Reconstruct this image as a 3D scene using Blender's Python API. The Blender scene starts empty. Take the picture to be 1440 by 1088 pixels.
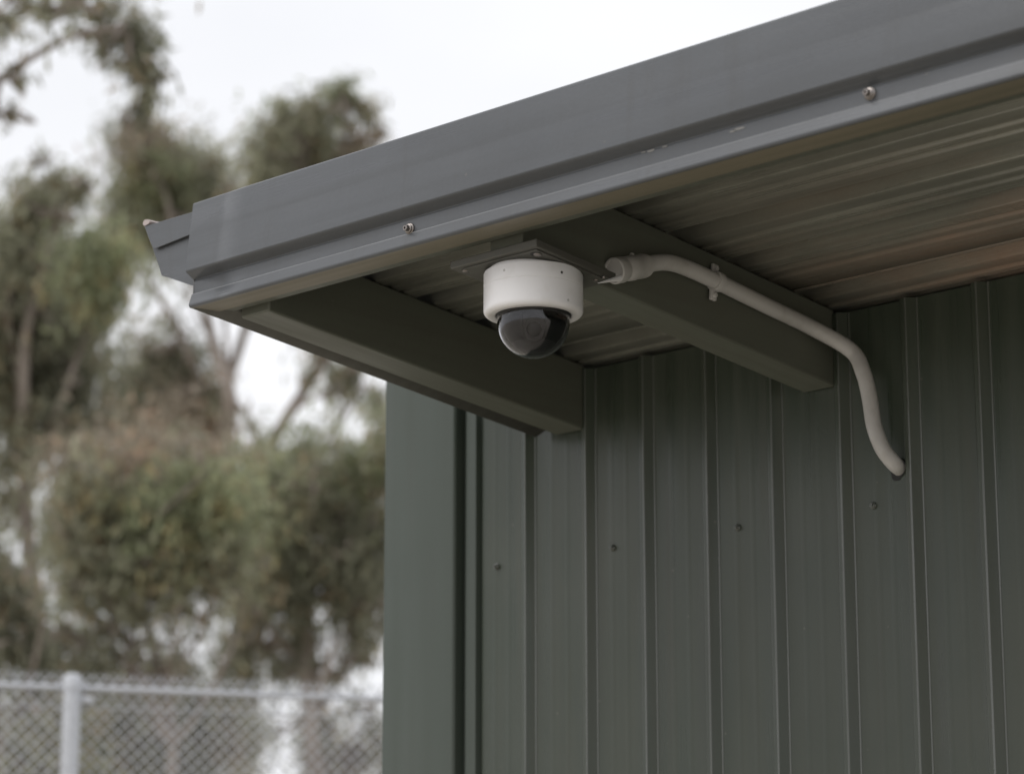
import bpy, math, random
import numpy as np
from mathutils import Vector, Matrix, noise as mnoise

random.seed(7)
rng = np.random.default_rng(11)
scene = bpy.context.scene
COL = scene.collection

# ------------------------------------------------------------------ camera
EYE = Vector((0.0, 0.0, 1.4))
AZ, PITCH, FPX = math.radians(43.6), math.radians(13.4), 3912.0
cam_data = bpy.data.cameras.new('camera')
cam_data.sensor_width = 36.0
cam_data.lens = FPX / 1440.0 * 36.0
cam_data.clip_start = 0.05
cam_data.clip_end = 4000.0
cam_data.dof.use_dof = True
cam_data.dof.focus_distance = 4.0
cam_data.dof.aperture_fstop = 4.3
cam_data.dof.aperture_blades = 0
cam = bpy.data.objects.new('camera', cam_data)
cam.location = EYE
cam.rotation_euler = (math.radians(90) + PITCH, 0, AZ)
COL.objects.link(cam)
scene.camera = cam

# ------------------------------------------------------------------ world: overcast sky
SUN_EL, SUN_ROT = math.radians(52), math.radians(200)
world = bpy.data.worlds.new('World')
scene.world = world
world.use_nodes = True
wn, wl = world.node_tree.nodes, world.node_tree.links
wn.clear()
wout = wn.new('ShaderNodeOutputWorld')
wbg = wn.new('ShaderNodeBackground')
wbg.inputs['Strength'].default_value = 0.10
sky = wn.new('ShaderNodeTexSky')
sky.sky_type = 'NISHITA'
sky.sun_disc = False
sky.sun_elevation = SUN_EL
sky.sun_rotation = SUN_ROT
sky.dust_density = 4.0
wtc = wn.new('ShaderNodeTexCoord')
wmap = wn.new('ShaderNodeMapping')
wmap.inputs['Scale'].default_value = (1, 1, 2.5)
wno = wn.new('ShaderNodeTexNoise')
wno.inputs['Scale'].default_value = 2.2
wno.inputs['Detail'].default_value = 5
wramp = wn.new('ShaderNodeValToRGB')          # the cloud layer's own brightness
wramp.color_ramp.elements[0].color = (0.84, 0.85, 0.88, 1)
wramp.color_ramp.elements[1].color = (1.0, 1.0, 1.02, 1)
wramp.color_ramp.elements[0].position = 0.3
wramp.color_ramp.elements[1].position = 0.7
wmul = wn.new('ShaderNodeVectorMath'); wmul.operation = 'SCALE'
wmul.inputs['Scale'].default_value = 9.7
wmix = wn.new('ShaderNodeMix'); wmix.data_type = 'RGBA'
wmix.inputs['Factor'].default_value = 0.93
wl.new(wtc.outputs['Generated'], wmap.inputs['Vector'])
wl.new(wmap.outputs['Vector'], wno.inputs['Vector'])
wl.new(wno.outputs['Fac'], wramp.inputs['Fac'])
wl.new(wramp.outputs['Color'], wmul.inputs[0])
wl.new(sky.outputs['Color'], wmix.inputs['A'])
wl.new(wmul.outputs['Vector'], wmix.inputs['B'])
wl.new(wmix.outputs['Result'], wbg.inputs['Color'])
wl.new(wbg.outputs['Background'], wout.inputs['Surface'])

sun_data = bpy.data.lights.new('sun', 'SUN')
sun_data.energy = 1.2
sun_data.angle = math.radians(40)
sun_data.color = (1.0, 0.985, 0.96)
sun = bpy.data.objects.new('sun', sun_data)
# Nishita: rotation measured clockwise from +Y, towards +X
sd = Vector((math.sin(SUN_ROT) * math.cos(SUN_EL), math.cos(SUN_ROT) * math.cos(SUN_EL), math.sin(SUN_EL)))
sun.rotation_euler = sd.to_track_quat('Z', 'Y').to_euler()
COL.objects.link(sun)

scene.view_settings.view_transform = 'Standard'
scene.view_settings.look = 'None'
scene.view_settings.exposure = 0.25
scene.view_settings.gamma = 1.0
scene.view_settings.use_curve_mapping = False

# ------------------------------------------------------------------ photo geometry helpers
_F = Vector((-math.sin(AZ), math.cos(AZ), 0))
_R = Vector((math.cos(AZ), math.sin(AZ), 0))
_f = _F * math.cos(PITCH) + Vector((0, 0, math.sin(PITCH)))
_u = -_F * math.sin(PITCH) + Vector((0, 0, math.cos(PITCH)))
def ray(x, y): return _f + _R * ((x - 720) / FPX) + _u * ((544 - y) / FPX)
def on(x, y, ax, v):
    d = ray(x, y); return EYE + d * ((v - EYE[ax]) / d[ax])
def on_depth(x, y, D): return EYE + ray(x, y) * D
def on_slope(x, y, z0, y0, s):          # plane z = z0 - s*(Y-y0)
    d = ray(x, y); n = Vector((0, s, 1))
    return EYE + d * ((z0 + s * y0 - EYE.dot(n)) / d.dot(n))

# ------------------------------------------------------------------ object helpers
def obj(name, verts, faces, mat, parent=None, smooth=False, label=None):
    me = bpy.data.meshes.new(name)
    me.from_pydata([tuple(v) for v in verts], [], faces)
    me.update()
    if smooth:
        me.polygons.foreach_set('use_smooth', [True] * len(me.polygons))
    me.materials.append(mat)
    o = bpy.data.objects.new(name, me)
    COL.objects.link(o)
    if parent is not None: o.parent = parent
    if label: o['label'] = label
    return o
def empty(name, loc, label, cat, group=None):
    o = bpy.data.objects.new(name, None)
    o.location = loc; COL.objects.link(o)
    o['label'] = label; o['category'] = cat
    if group: o['group'] = group
    o.empty_display_size = 0.1
    return o
def keep(o):                      # parent transform cancelled: parts are modelled in world space
    o.matrix_parent_inverse = Matrix.Translation(-o.parent.location)
    return o
def bevel(o, w=0.002, seg=2):
    m = o.modifiers.new('bevel', 'BEVEL'); m.width = w; m.segments = seg; m.limit_method = 'ANGLE'
    return o
def solid(o, t=0.001, off=1):
    m = o.modifiers.new('solid', 'SOLIDIFY'); m.thickness = t; m.offset = off
    return o
def autosmooth(o, ang=40):
    me = o.data
    me.polygons.foreach_set('use_smooth', [True] * len(me.polygons))
    me.set_sharp_from_angle(angle=math.radians(ang))
    return o

def boxm(x0, x1, y0, y1, z0, z1, z0b=None, z1b=None):
    """box; z0b/z1b = heights at the far (y1) end"""
    z0b = z0 if z0b is None else z0b; z1b = z1 if z1b is None else z1b
    v = [(x0,y0,z0),(x1,y0,z0),(x1,y1,z0b),(x0,y1,z0b),(x0,y0,z1),(x1,y0,z1),(x1,y1,z1b),(x0,y1,z1b)]
    f = [(0,3,2,1),(4,5,6,7),(0,1,5,4),(1,2,6,5),(2,3,7,6),(3,0,4,7)]
    return v, f

def round_profile(pts, r=0.0015, seg=3):
    """round the corners of an open 2-D polyline"""
    out = [Vector(pts[0])]
    for i in range(1, len(pts) - 1):
        p0, p, p1 = Vector(pts[i-1]), Vector(pts[i]), Vector(pts[i+1])
        a = (p0 - p); b = (p1 - p)
        rr = min(r, a.length * 0.45, b.length * 0.45)
        A = p + a.normalized() * rr; B = p + b.normalized() * rr
        for k in range(seg + 1):
            t = k / seg
            out.append(A * (1-t)**2 + p * 2 * t * (1-t) + B * t * t)
    out.append(Vector(pts[-1]))
    return out

def extrude(profile, fn, stations):
    """profile: list of 2-D points; fn(p, s) -> 3-D; returns sheet"""
    v = []; n = len(profile)
    for s in stations:
        for p in profile: v.append(fn(p, s))
    f = []
    for j in range(len(stations) - 1):
        for i in range(n - 1):
            a = j * n + i
            f.append((a, a + 1, a + 1 + n, a + n))
    return v, f

def smooth_path(pts, radii=None, sub=6):
    P = [Vector(p) for p in pts]
    if radii is None: radii = [1.0] * len(P)
    out, ro = [], []
    for i in range(len(P) - 1):
        p0 = P[max(i-1, 0)]; p1 = P[i]; p2 = P[i+1]; p3 = P[min(i+2, len(P)-1)]
        for k in range(sub):
            t = k / sub
            out.append(0.5 * ((2*p1) + (p2-p0)*t + (2*p0-5*p1+4*p2-p3)*t*t + (-p0+3*p1-3*p2+p3)*t**3))
            ro.append(radii[i] * (1-t) + radii[i+1] * t)
    out.append(P[-1]); ro.append(radii[-1])
    return out, ro

def tube(path, radii, n=12, caps=True, V=None, F=None):
    V = [] if V is None else V; F = [] if F is None else F
    base = len(V)
    t0 = (path[1] - path[0]).normalized()
    nrm = t0.orthogonal().normalized()
    m = len(path)
    for i, p in enumerate(path):
        t = (path[min(i+1, m-1)] - path[max(i-1, 0)]).normalized()
        nrm = (nrm - t * nrm.dot(t)).normalized()
        b = t.cross(nrm)
        for k in range(n):
            a = 2 * math.pi * k / n
            V.append(p + (nrm * math.cos(a) + b * math.sin(a)) * radii[i])
    for i in range(m - 1):
        for k in range(n):
            a = base + i*n + k; b2 = base + i*n + (k+1) % n
            F.append((a, b2, b2 + n, a + n))
    if caps:
        F.append(tuple(base + k for k in reversed(range(n))))
        F.append(tuple(base + (m-1)*n + k for k in range(n)))
    return V, F

def lathe(prof, center, axis=Vector((0,0,1)), n=64, closed_ends=True, squash=None):
    """prof: list of (r, h) along axis"""
    axis = axis.normalized(); e1 = axis.orthogonal().normalized(); e2 = axis.cross(e1)
    V, F = [], []
    rings = []
    for r, h in prof:
        if r < 1e-6:
            rings.append([len(V)]); V.append(center + axis * h)
        else:
            rings.append(list(range(len(V), len(V) + n)))
            for k in range(n):
                a = 2*math.pi*k/n
                V.append(center + axis*h + (e1*math.cos(a) + e2*math.sin(a))*r)
    for A, B in zip(rings[:-1], rings[1:]):
        if len(A) == 1 and len(B) == 1: continue
        for k in range(n):
            k2 = (k+1) % n
            if len(A) == 1: F.append((A[0], B[k2], B[k]))
            elif len(B) == 1: F.append((A[k], A[k2], B[0]))
            else: F.append((A[k], A[k2], B[k2], B[k]))
    return V, F

def merge(*vf):
    V, F = [], []
    for v, f in vf:
        b = len(V); V += list(v); F += [tuple(i + b for i in q) for q in f]
    return V, F

# ------------------------------------------------------------------ materials
def mat(name): 
    m = bpy.data.materials.new(name); m.use_nodes = True
    nt = m.node_tree; return m, nt.nodes, nt.links, nt.nodes['Principled BSDF']

def painted_metal(name, base, dirt, rough=0.42, streak_axis=2, streak=0.25, bump=0.0006, rust=0.0, spec=0.5,
                  rust_box=None, dirt_amt=0.5, seed=0.0, coat=0.0, spots=True, can=0.006, drips=0.0):
    """old baked-enamel sheet: long faint streaks, dust film, pitted spots, uneven gloss"""
    m, N, L, B = mat(name)
    tc = N.new('ShaderNodeTexCoord')
    def noise(scale, detail=4, vec=(1,1,1), rough_=0.55, off=0.0):
        mp = N.new('ShaderNodeMapping'); mp.inputs['Scale'].default_value = vec
        mp.inputs['Location'].default_value = (seed+off, seed*1.7+off, seed*.3)
        n = N.new('ShaderNodeTexNoise'); n.inputs['Scale'].default_value = scale
        n.inputs['Detail'].default_value = detail; n.inputs['Roughness'].default_value = rough_
        L.new(tc.outputs['Object'], mp.inputs['Vector']); L.new(mp.outputs['Vector'], n.inputs['Vector'])
        return n.outputs['Fac']
    def mrange(src, a, b, c=0.0, d=1.0):
        r = N.new('ShaderNodeMapRange'); r.inputs['From Min'].default_value = a; r.inputs['From Max'].default_value = b
        r.inputs['To Min'].default_value = c; r.inputs['To Max'].default_value = d
        L.new(src, r.inputs['Value']); return r.outputs['Result']
    def mixc(fac, A, Bc):
        x = N.new('ShaderNodeMix'); x.data_type = 'RGBA'
        if isinstance(fac, float): x.inputs['Factor'].default_value = fac
        else: L.new(fac, x.inputs['Factor'])
        if isinstance(A, tuple): x.inputs['A'].default_value = (*A, 1)
        else: L.new(A, x.inputs['A'])
        if isinstance(Bc, tuple): x.inputs['B'].default_value = (*Bc, 1)
        else: L.new(Bc, x.inputs['B'])
        return x.outputs['Result']
    sv = [18.0, 18.0, 18.0]; sv[streak_axis] = 0.7
    st = noise(2.2, 4, tuple(sv), 0.5)
    blot = noise(3.5, 5, off=3.1)
    fine = noise(160, 3, off=1.3)
    c = mixc(mrange(st, 0.38, 0.68, 0, streak), base, dirt)
    c = mixc(mrange(blot, 0.45, 0.75, 0, dirt_amt), c, dirt)
    c = mixc(mrange(fine, 0.35, 0.8, 0, 0.14), c, tuple(min(1, b*1.5) for b in base))
    if drips > 0:
        dn = noise(1.0, 5, (26, 26, 1.3), 0.6, off=9.9)
        c = mixc(mrange(dn, 0.54, 0.74, 0, drips), c, (0.055, 0.052, 0.046))
        big = noise(1.7, 3, off=12.3)
        c = mixc(mrange(big, 0.35, 0.7, 0, 0.5), c, tuple(b * 0.72 for b in base))
    if spots:
        vor = N.new('ShaderNodeTexVoronoi'); vor.inputs['Scale'].default_value = 16
        L.new(tc.outputs['Object'], vor.inputs['Vector'])
        sp = mrange(vor.outputs['Distance'], 0.02, 0.045, 0.35, 0)
        c = mixc(sp, c, (0.16, 0.15, 0.13))
    if rust > 0:
        rs = noise(4.0, 6, (0.5 if streak_axis == 0 else 1.6, 2.2, 1.6), 0.6, off=7.7)
        rr = mrange(rs, 0.44, 0.66, 0, rust)
        if rust_box is not None:
            sep = N.new('ShaderNodeSeparateXYZ'); L.new(tc.outputs['Object'], sep.inputs[0])
            gx = mrange(sep.outputs['X'], rust_box[0], rust_box[1]); gy = mrange(sep.outputs['Y'], rust_box[2], rust_box[3])
            m1 = N.new('ShaderNodeMath'); m1.operation = 'MULTIPLY'; L.new(gx, m1.inputs[0]); L.new(gy, m1.inputs[1])
            m2 = N.new('ShaderNodeMath'); m2.operation = 'MULTIPLY'; L.new(m1.outputs[0], m2.inputs[0]); L.new(rr, m2.inputs[1])
            rr = m2.outputs[0]
        c = mixc(rr, c, (0.36, 0.235, 0.17))
    L.new(c, B.inputs['Base Color'])
    L.new(mrange(st, 0.3, 0.7, rough - 0.05, rough + 0.12), B.inputs['Roughness'])
    B.inputs['Specular IOR Level'].default_value = spec
    if coat: 
        B.inputs['Coat Weight'].default_value = coat; B.inputs['Coat Roughness'].default_value = 0.25
    # oil-canning (broad waves of thin sheet) + orange-peel
    wav = noise(5.0, 2, tuple(0.35 if i == streak_axis else 1.6 for i in range(3)), off=5.5)
    bp = N.new('ShaderNodeBump'); bp.inputs['Strength'].default_value = 0.35; bp.inputs['Distance'].default_value = can
    L.new(wav, bp.inputs['Height'])
    bp2 = N.new('ShaderNodeBump'); bp2.inputs['Strength'].default_value = 0.25; bp2.inputs['Distance'].default_value = bump
    L.new(fine, bp2.inputs['Height']); L.new(bp.outputs['Normal'], bp2.inputs['Normal'])
    L.new(bp2.outputs['Normal'], B.inputs['Normal'])
    return m

M_FASCIA = painted_metal('fascia_paint', (0.084, 0.090, 0.098), (0.052, 0.055, 0.058), rough=0.30, streak_axis=0, streak=0.45, seed=1.0, can=0.012, drips=0.35)
M_WALL = painted_metal('wall_paint', (0.043, 0.055, 0.040), (0.068, 0.075, 0.058), rough=0.30, spec=0.45, streak_axis=2, streak=0.6, seed=2.0, can=0.014, drips=0.3, dirt_amt=0.8)
M_WALL_GLINT = painted_metal('wall_paint_glint', (0.095, 0.104, 0.092), (0.055, 0.062, 0.05), rough=0.25, streak_axis=2, streak=0.8, seed=2.5, spec=0.8)  # paler wall colour: rib-edge highlights painted in, also on wall screws
M_FASCIA_GLINT = painted_metal('fascia_paint_glint', (0.20, 0.205, 0.215), (0.11, 0.115, 0.12), rough=0.3, streak_axis=0, streak=0.9, seed=1.5)  # bright line along the fascia crease, a highlight put into the colour
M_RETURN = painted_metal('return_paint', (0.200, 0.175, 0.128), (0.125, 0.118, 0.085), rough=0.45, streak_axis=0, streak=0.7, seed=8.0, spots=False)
M_CORNER = painted_metal('corner_paint', (0.052, 0.067, 0.054), (0.060, 0.071, 0.060), rough=0.45, streak_axis=2, streak=0.4, seed=3.0, spots=False, drips=0.2, can=.01)
M_RAFTER = painted_metal('rafter_paint', (0.108, 0.116, 0.092), (0.090, 0.090, 0.070), rough=0.45, streak_axis=1, streak=0.5, seed=4.0)
M_SOFFIT = painted_metal('soffit_metal', (0.275, 0.275, 0.232), (0.110, 0.110, 0.092), rough=0.27, spec=0.8, streak_axis=0, streak=0.75,
                         rust=0.85, rust_box=(-2.75, -2.1, 2.9, 3.25), dirt_amt=0.75, seed=5.0, spots=False, can=0.0015)
M_PLATE = painted_metal('plate_metal', (0.080, 0.079, 0.068), (0.052, 0.050, 0.042), rough=0.5, streak_axis=0, seed=6.0)

def plastic(name, base, rough=0.4, dirt=(0.3, 0.27, 0.22), amt=0.25, sss=0.0):
    m, N, L, B = mat(name)
    tc = N.new('ShaderNodeTexCoord')
    n = N.new('ShaderNodeTexNoise'); n.inputs['Scale'].default_value = 28; n.inputs['Detail'].default_value = 6
    L.new(tc.outputs['Object'], n.inputs['Vector'])
    r = N.new('ShaderNodeMapRange'); r.inputs['From Min'].default_value = 0.5; r.inputs['From Max'].default_value = 0.8
    r.inputs['To Max'].default_value = amt; L.new(n.outputs['Fac'], r.inputs['Value'])
    x = N.new('ShaderNodeMix'); x.data_type = 'RGBA'; x.inputs['A'].default_value = (*base, 1); x.inputs['B'].default_value = (*dirt, 1)
    L.new(r.outputs['Result'], x.inputs['Factor']); L.new(x.outputs['Result'], B.inputs['Base Color'])
    B.inputs['Roughness'].default_value = rough
    n2 = N.new('ShaderNodeTexNoise'); n2.inputs['Scale'].default_value = 400
    L.new(tc.outputs['Object'], n2.inputs['Vector'])
    bp = N.new('ShaderNodeBump'); bp.inputs['Strength'].default_value = 0.15; bp.inputs['Distance'].default_value = 0.0004
    L.new(n2.outputs['Fac'], bp.inputs['Height']); L.new(bp.outputs['Normal'], B.inputs['Normal'])
    return m
M_HOUSING = plastic('white_housing', (0.78, 0.775, 0.785), 0.38, (0.42, 0.38, 0.32), 0.3)
M_PVC = plastic('grey_pvc', (0.48, 0.47, 0.455), 0.42, (0.22, 0.2, 0.17), 0.4)
M_CHIP = plastic('chipped_paint', (0.22, 0.215, 0.205), 0.6, (0.12, 0.12, 0.11), 0.8)
M_LIP = plastic('worn_lip', (0.42, 0.36, 0.34), 0.5, (0.25, 0.2, 0.18), 0.6)
M_BLACK = plastic('black_rubber', (0.012, 0.012, 0.012), 0.6, (0.03, 0.03, 0.03), 0.3)
M_SHROUD = plastic('dark_shroud', (0.008, 0.009, 0.012), 0.45, (0.03, 0.03, 0.03), 0.2)
M_MODULE = plastic('module_grey', (0.085, 0.08, 0.08), 0.35, (0.02, 0.02, 0.02), 0.3)

def metal(name, base, rough, metallic=1.0):
    m, N, L, B = mat(name)
    tc = N.new('ShaderNodeTexCoord')
    n = N.new('ShaderNodeTexNoise'); n.inputs['Scale'].default_value = 60; n.inputs['Detail'].default_value = 5
    L.new(tc.outputs['Object'], n.inputs['Vector'])
    x = N.new('ShaderNodeMix'); x.data_type = 'RGBA'
    x.inputs['A'].default_value = (*base, 1); x.inputs['B'].default_value = (*[b*.55 for b in base], 1)
    L.new(n.outputs['Fac'], x.inputs['Factor']); L.new(x.outputs['Result'], B.inputs['Base Color'])
    r = N.new('ShaderNodeMapRange'); r.inputs['To Min'].default_value = rough - .1; r.inputs['To Max'].default_value = rough + .2
    L.new(n.outputs['Fac'], r.inputs['Value']); L.new(r.outputs['Result'], B.inputs['Roughness'])
    B.inputs['Metallic'].default_value = metallic
    return m
M_SCREW = metal('screw_steel', (0.34, 0.31, 0.29), 0.32)
M_GALV = metal('galvanised_steel', (0.66, 0.68, 0.72), 0.5, 0.25)
M_LENS, N, L, B = mat('lens_glass'); B.inputs['Base Color'].default_value = (0.004,0.004,0.006,1); B.inputs['Roughness'].default_value = 0.05
M_DOME, N, L, B = mat('smoked_dome')
B.inputs['Base Color'].default_value = (0.42, 0.42, 0.45, 1); B.inputs['Roughness'].default_value = 0.02
B.inputs['Transmission Weight'].default_value = 1.0; B.inputs['IOR'].default_value = 1.5

def bark(name, a, b):
    m, N, L, B = mat(name)
    tc = N.new('ShaderNodeTexCoord'); mp = N.new('ShaderNodeMapping'); mp.inputs['Scale'].default_value = (1, 1, 0.2)
    n = N.new('ShaderNodeTexNoise'); n.inputs['Scale'].default_value = 9; n.inputs['Detail'].default_value = 7
    L.new(tc.outputs['Object'], mp.inputs[0]); L.new(mp.outputs[0], n.inputs['Vector'])
    r = N.new('ShaderNodeValToRGB'); r.color_ramp.elements[0].position = .35; r.color_ramp.elements[1].position = .65
    r.color_ramp.elements[0].color = (*a, 1); r.color_ramp.elements[1].color = (*b, 1)
    L.new(n.outputs['Fac'], r.inputs['Fac']); L.new(r.outputs['Color'], B.inputs['Base Color'])
    B.inputs['Roughness'].default_value = .85
    bp = N.new('ShaderNodeBump'); bp.inputs['Distance'].default_value = .03; L.new(n.outputs['Fac'], bp.inputs['Height']); L.new(bp.outputs['Normal'], B.inputs['Normal'])
    return m
M_BARK = bark('gum_bark', (0.19, 0.155, 0.13), (0.34, 0.295, 0.26))

M_LEAF, N, L, B = mat('gum_leaf'); B.inputs['Specular IOR Level'].default_value = 0.3
att = N.new('ShaderNodeAttribute'); att.attribute_name = 'leaf_colour'
L.new(att.outputs['Color'], B.inputs['Base Color'])
B.inputs['Roughness'].default_value = 0.5
tr = N.new('ShaderNodeBsdfTranslucent'); L.new(att.outputs['Color'], tr.inputs['Color'])
mx = N.new('ShaderNodeMixShader'); mx.inputs[0].default_value = 0.5
L.new(B.outputs[0], mx.inputs[1]); L.new(tr.outputs[0], mx.inputs[2])
L.new(mx.outputs[0], N['Material Output'].inputs['Surface'])

M_GROUND, N, L, B = mat('dry_ground')
tc = N.new('ShaderNodeTexCoord')
n = N.new('ShaderNodeTexNoise'); n.inputs['Scale'].default_value = .8; n.inputs['Detail'].default_value = 10
n2 = N.new('ShaderNodeTexNoise'); n2.inputs['Scale'].default_value = 25; n2.inputs['Detail'].default_value = 6
L.new(tc.outputs['Object'], n.inputs['Vector']); L.new(tc.outputs['Object'], n2.inputs['Vector'])
mm = N.new('ShaderNodeMath'); mm.operation = 'MULTIPLY_ADD'; mm.inputs[1].default_value = .5; L.new(n2.outputs['Fac'], mm.inputs[0])
mm2 = N.new('ShaderNodeMath'); mm2.operation = 'MULTIPLY'; mm2.inputs[1].default_value = .5; L.new(n.outputs['Fac'], mm2.inputs[0]); L.new(mm2.outputs[0], mm.inputs[2])
r = N.new('ShaderNodeValToRGB'); r.color_ramp.elements[0].position = .35; r.color_ramp.elements[1].position = .62
r.color_ramp.elements[0].color = (.35, .315, .26, 1); r.color_ramp.elements[1].color = (.52, .475, .40, 1)
L.new(mm.outputs[0], r.inputs['Fac']); L.new(r.outputs['Color'], B.inputs['Base Color']); B.inputs['Roughness'].default_value = .95
bp = N.new('ShaderNodeBump'); bp.inputs['Distance'].default_value = .03; L.new(n2.outputs['Fac'], bp.inputs['Height']); L.new(bp.outputs['Normal'], B.inputs['Normal'])

# ------------------------------------------------------------------ ground
gv, gf = [], []
GN = 40
for j in range(GN + 1):
    for i in range(GN + 1):
        u_, v_ = (i / GN * 2 - 1), (j / GN * 2 - 1)
        X = math.copysign(abs(u_) ** 3, u_) * 2000; Y = math.copysign(abs(v_) ** 3, v_) * 2000
        d = math.hypot(X, Y)
        gv.append((X, Y, -0.02 + (0.15 * mnoise.noise(Vector((X * .02, Y * .02, 0))) if 12 < d < 500 else 0)))
for j in range(GN):
    for i in range(GN):
        a = j * (GN + 1) + i; gf.append((a, a + 1, a + GN + 2, a + GN + 1))
g = obj('ground', gv, gf, M_GROUND, smooth=True); g['kind'] = 'structure'

# ------------------------------------------------------------------ the shed
YW = 3.407                    # pan face of the front wall
SL = 0.098                    # fall of the canopy towards the wall
def soff(y): return 2.530 + SL * (YW - y)
def beamz(y, z=2.413): return z + SL * (YW - y)
XL, XR = -3.172, 1.9          # canopy ends
BX0, BX1, BY1 = -3.545, 1.7, 6.2

shed = empty('metal_shed', (-1.0, YW, 0), 'dark green corrugated metal shed with an open canopy and grey fascia', 'shed')
def part(name, vf, m, smooth=False, label=None, parent=None):
    o = obj(name, vf[0], vf[1], m, parent or shed, smooth, label)
    if parent is None: keep(o)
    return o

# wall sheets: raised ribs seen from the right, faint swages in the pans
ribs = [-3.202, -3.063, -2.934, -2.800, -2.666, -2.532, -2.402, -2.272]
while ribs[-1] < BX1 - 0.2: ribs.append(ribs[-1] + 0.1325)
def ridge_glint(o, test, m):
    # edge highlight painted along pressed ridges: paler second slot on those faces
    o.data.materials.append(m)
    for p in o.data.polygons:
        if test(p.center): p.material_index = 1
def wall_profile(x0, x1, rb):
    p = [(x0, 0.0)]
    H = 0.0115
    for r0 in rb:
        p += [(r0 - 0.017, 0.0), (r0 - 0.010, -H + .0006), (r0 - 0.003, -H), (r0 - 0.0008, -H - .0016), (r0 + 0.0010, -H - .0012), (r0 + 0.0118, -0.0006), (r0 + 0.0130, -0.0022), (r0 + 0.0150, -0.0018), (r0 + 0.0163, 0.0)]
    p.append((x1, 0.0))
    # swages
    q = []
    for a, b in zip(p[:-1], p[1:]):
        q.append(a)
        if b[0] - a[0] > 0.06 and a[1] == 0 and b[1] == 0:
            w = b[0] - a[0]
            for f_ in (0.33, 0.66):
                c = a[0] + w * f_
                q += [(c - 0.006, 0.0), (c - 0.002, -0.0004), (c + 0.002, -0.0004), (c + 0.006, 0.0)]
    q.append(p[-1])
    return q
edges = [-3.316]
grp = []
k = 0
while k < len(ribs):
    grp.append(ribs[k:k+6]); k += 6
xs = -3.316
for gi, rb in enumerate(grp):
    xe = rb[-1] + 0.030 if gi < len(grp) - 1 else BX1
    prof = round_profile(wall_profile(xs, xe, rb), 0.0016, 3)
    off = 0.0
    zs = [0.0, 0.6, 1.2, 1.8, 2.2, 2.521]
    V, F = extrude(prof, lambda p, z: Vector((p[0], YW + p[1] + off, z)), zs)
    o = part('wall_sheet', (V, F), M_WALL); autosmooth(o, 60)
    ridge_glint(o, lambda c: (c.y - YW < -.0120) or (-.0030 < c.y - YW < -.0011 and any(.0115 < c.x - r_ < .0165 for r_ in ribs)), M_WALL_GLINT)
    xs = xe

# corner flashing: flat face, return, small bead beside the first pan
cp = [(-3.545, 2.7), (-3.545, -0.016), (-3.366, -0.022), (-3.362, -0.018), (-3.361, 0.004), (-3.3475, 0.006), (-3.346, -0.010), (-3.3215, -0.010), (-3.319, 0.004), (-3.3125, 0.005)]
prof = round_profile(cp, 0.002, 3)
V, F = extrude(prof, lambda p, z: Vector((p[0], YW + p[1], z)), [0.0, 0.8, 1.6, 2.2, 2.585])
o = part('corner_flashing', (V, F), M_CORNER); autosmooth(o, 50)

# side, back and inner lining so that the shed is closed
part('side_wall', boxm(BX0 + .004, BX0 + .05, YW + .08, BY1, 0, 2.5), M_WALL)
part('side_wall', boxm(BX1 - .05, BX1, YW + .05, BY1, 0, 2.5), M_WALL)
part('back_wall', boxm(BX0, BX1, BY1, BY1 + .05, 0, 2.48), M_WALL)
part('side_capping', boxm(BX0, XL - 0.002, YW + 0.005, BY1 + .05, 2.587, 2.60), M_FASCIA)
part('wall_plate', boxm(BX0 + .06, BX1 - .06, YW + .03, YW + .08, 2.40, 2.50), M_RAFTER)

# roof sheet seen from below: ribs run along the fascia
def roof_profile(y0, y1, ph):
    p = [(y0, 0.0)]
    y = ph
    while y < y1 - .08:
        if y > y0 + .01:
            p += [(y, 0.0), (y + 0.010, 0.024), (y + 0.036, 0.024), (y + 0.044, 0.0)]
            p += [(y + .070, 0.0), (y + .072, .004), (y + .080, .004), (y + .083, 0.0)]
            p += [(y + .097, 0.0), (y + .099, .004), (y + .107, .004), (y + .110, 0.0)]
        y += 0.134
    p.append((y1, 0.0))
    return p
def roof_sheet(y0, y1, ph, x0, x1):
    prof = round_profile(roof_profile(y0, y1, ph), 0.0022, 3)
    V, F = extrude(prof, lambda p, x: Vector((x, p[0], soff(p[0]) + p[1])), [x0, (x0+x1)/2, x1])
    F = [tuple(reversed(f)) for f in F]
    o = part('roof_sheet', (V, F), M_SOFFIT); autosmooth(o, 60); solid(o, 0.0007, -1)
    return o
roof_sheet(2.640, 3.300, 2.735, XL + .006, XR - .01)
roof_sheet(3.300, BY1 + .12, 3.310, XL + .006, XR - .01)

# rafters (steel boxes from the wall out to the fascia)
def rafter(x0, x1, zw):
    y0, y1 = 2.691, YW - 0.004
    b = boxm(x0, x1, y0, y1, beamz(y0, zw), soff(y0) - .001, beamz(y1, zw), soff(y1) - .001)
    o = part('rafter', b, M_RAFTER); bevel(o, 0.003, 3); autosmooth(o, 40); return o
rafter(-3.1345, -3.070, 2.417)
rafter(-2.606, -2.543, 2.405)
for x in (-1.45, -0.85, -0.25, 0.35, 0.95, 1.5): rafter(x, x + .063, 2.411)

# barge strip outside the first rafter
y0, y1 = 2.626, YW - .02
bp_ = [(-3.169, 0.15), (-3.170, 0.0), (-3.1405, 0.011), (-3.1400, 0.020)]
prof = round_profile(bp_, 0.002, 3)
V, F = extrude(prof, lambda p, y: Vector((p[0], y, 2.4965 - (y - 2.62) * .103 + p[1])), [y0, 3.0, y1])
o = part('barge_flashing', (V, F), M_PLATE); autosmooth(o); solid(o, 0.001, -1)

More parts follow.
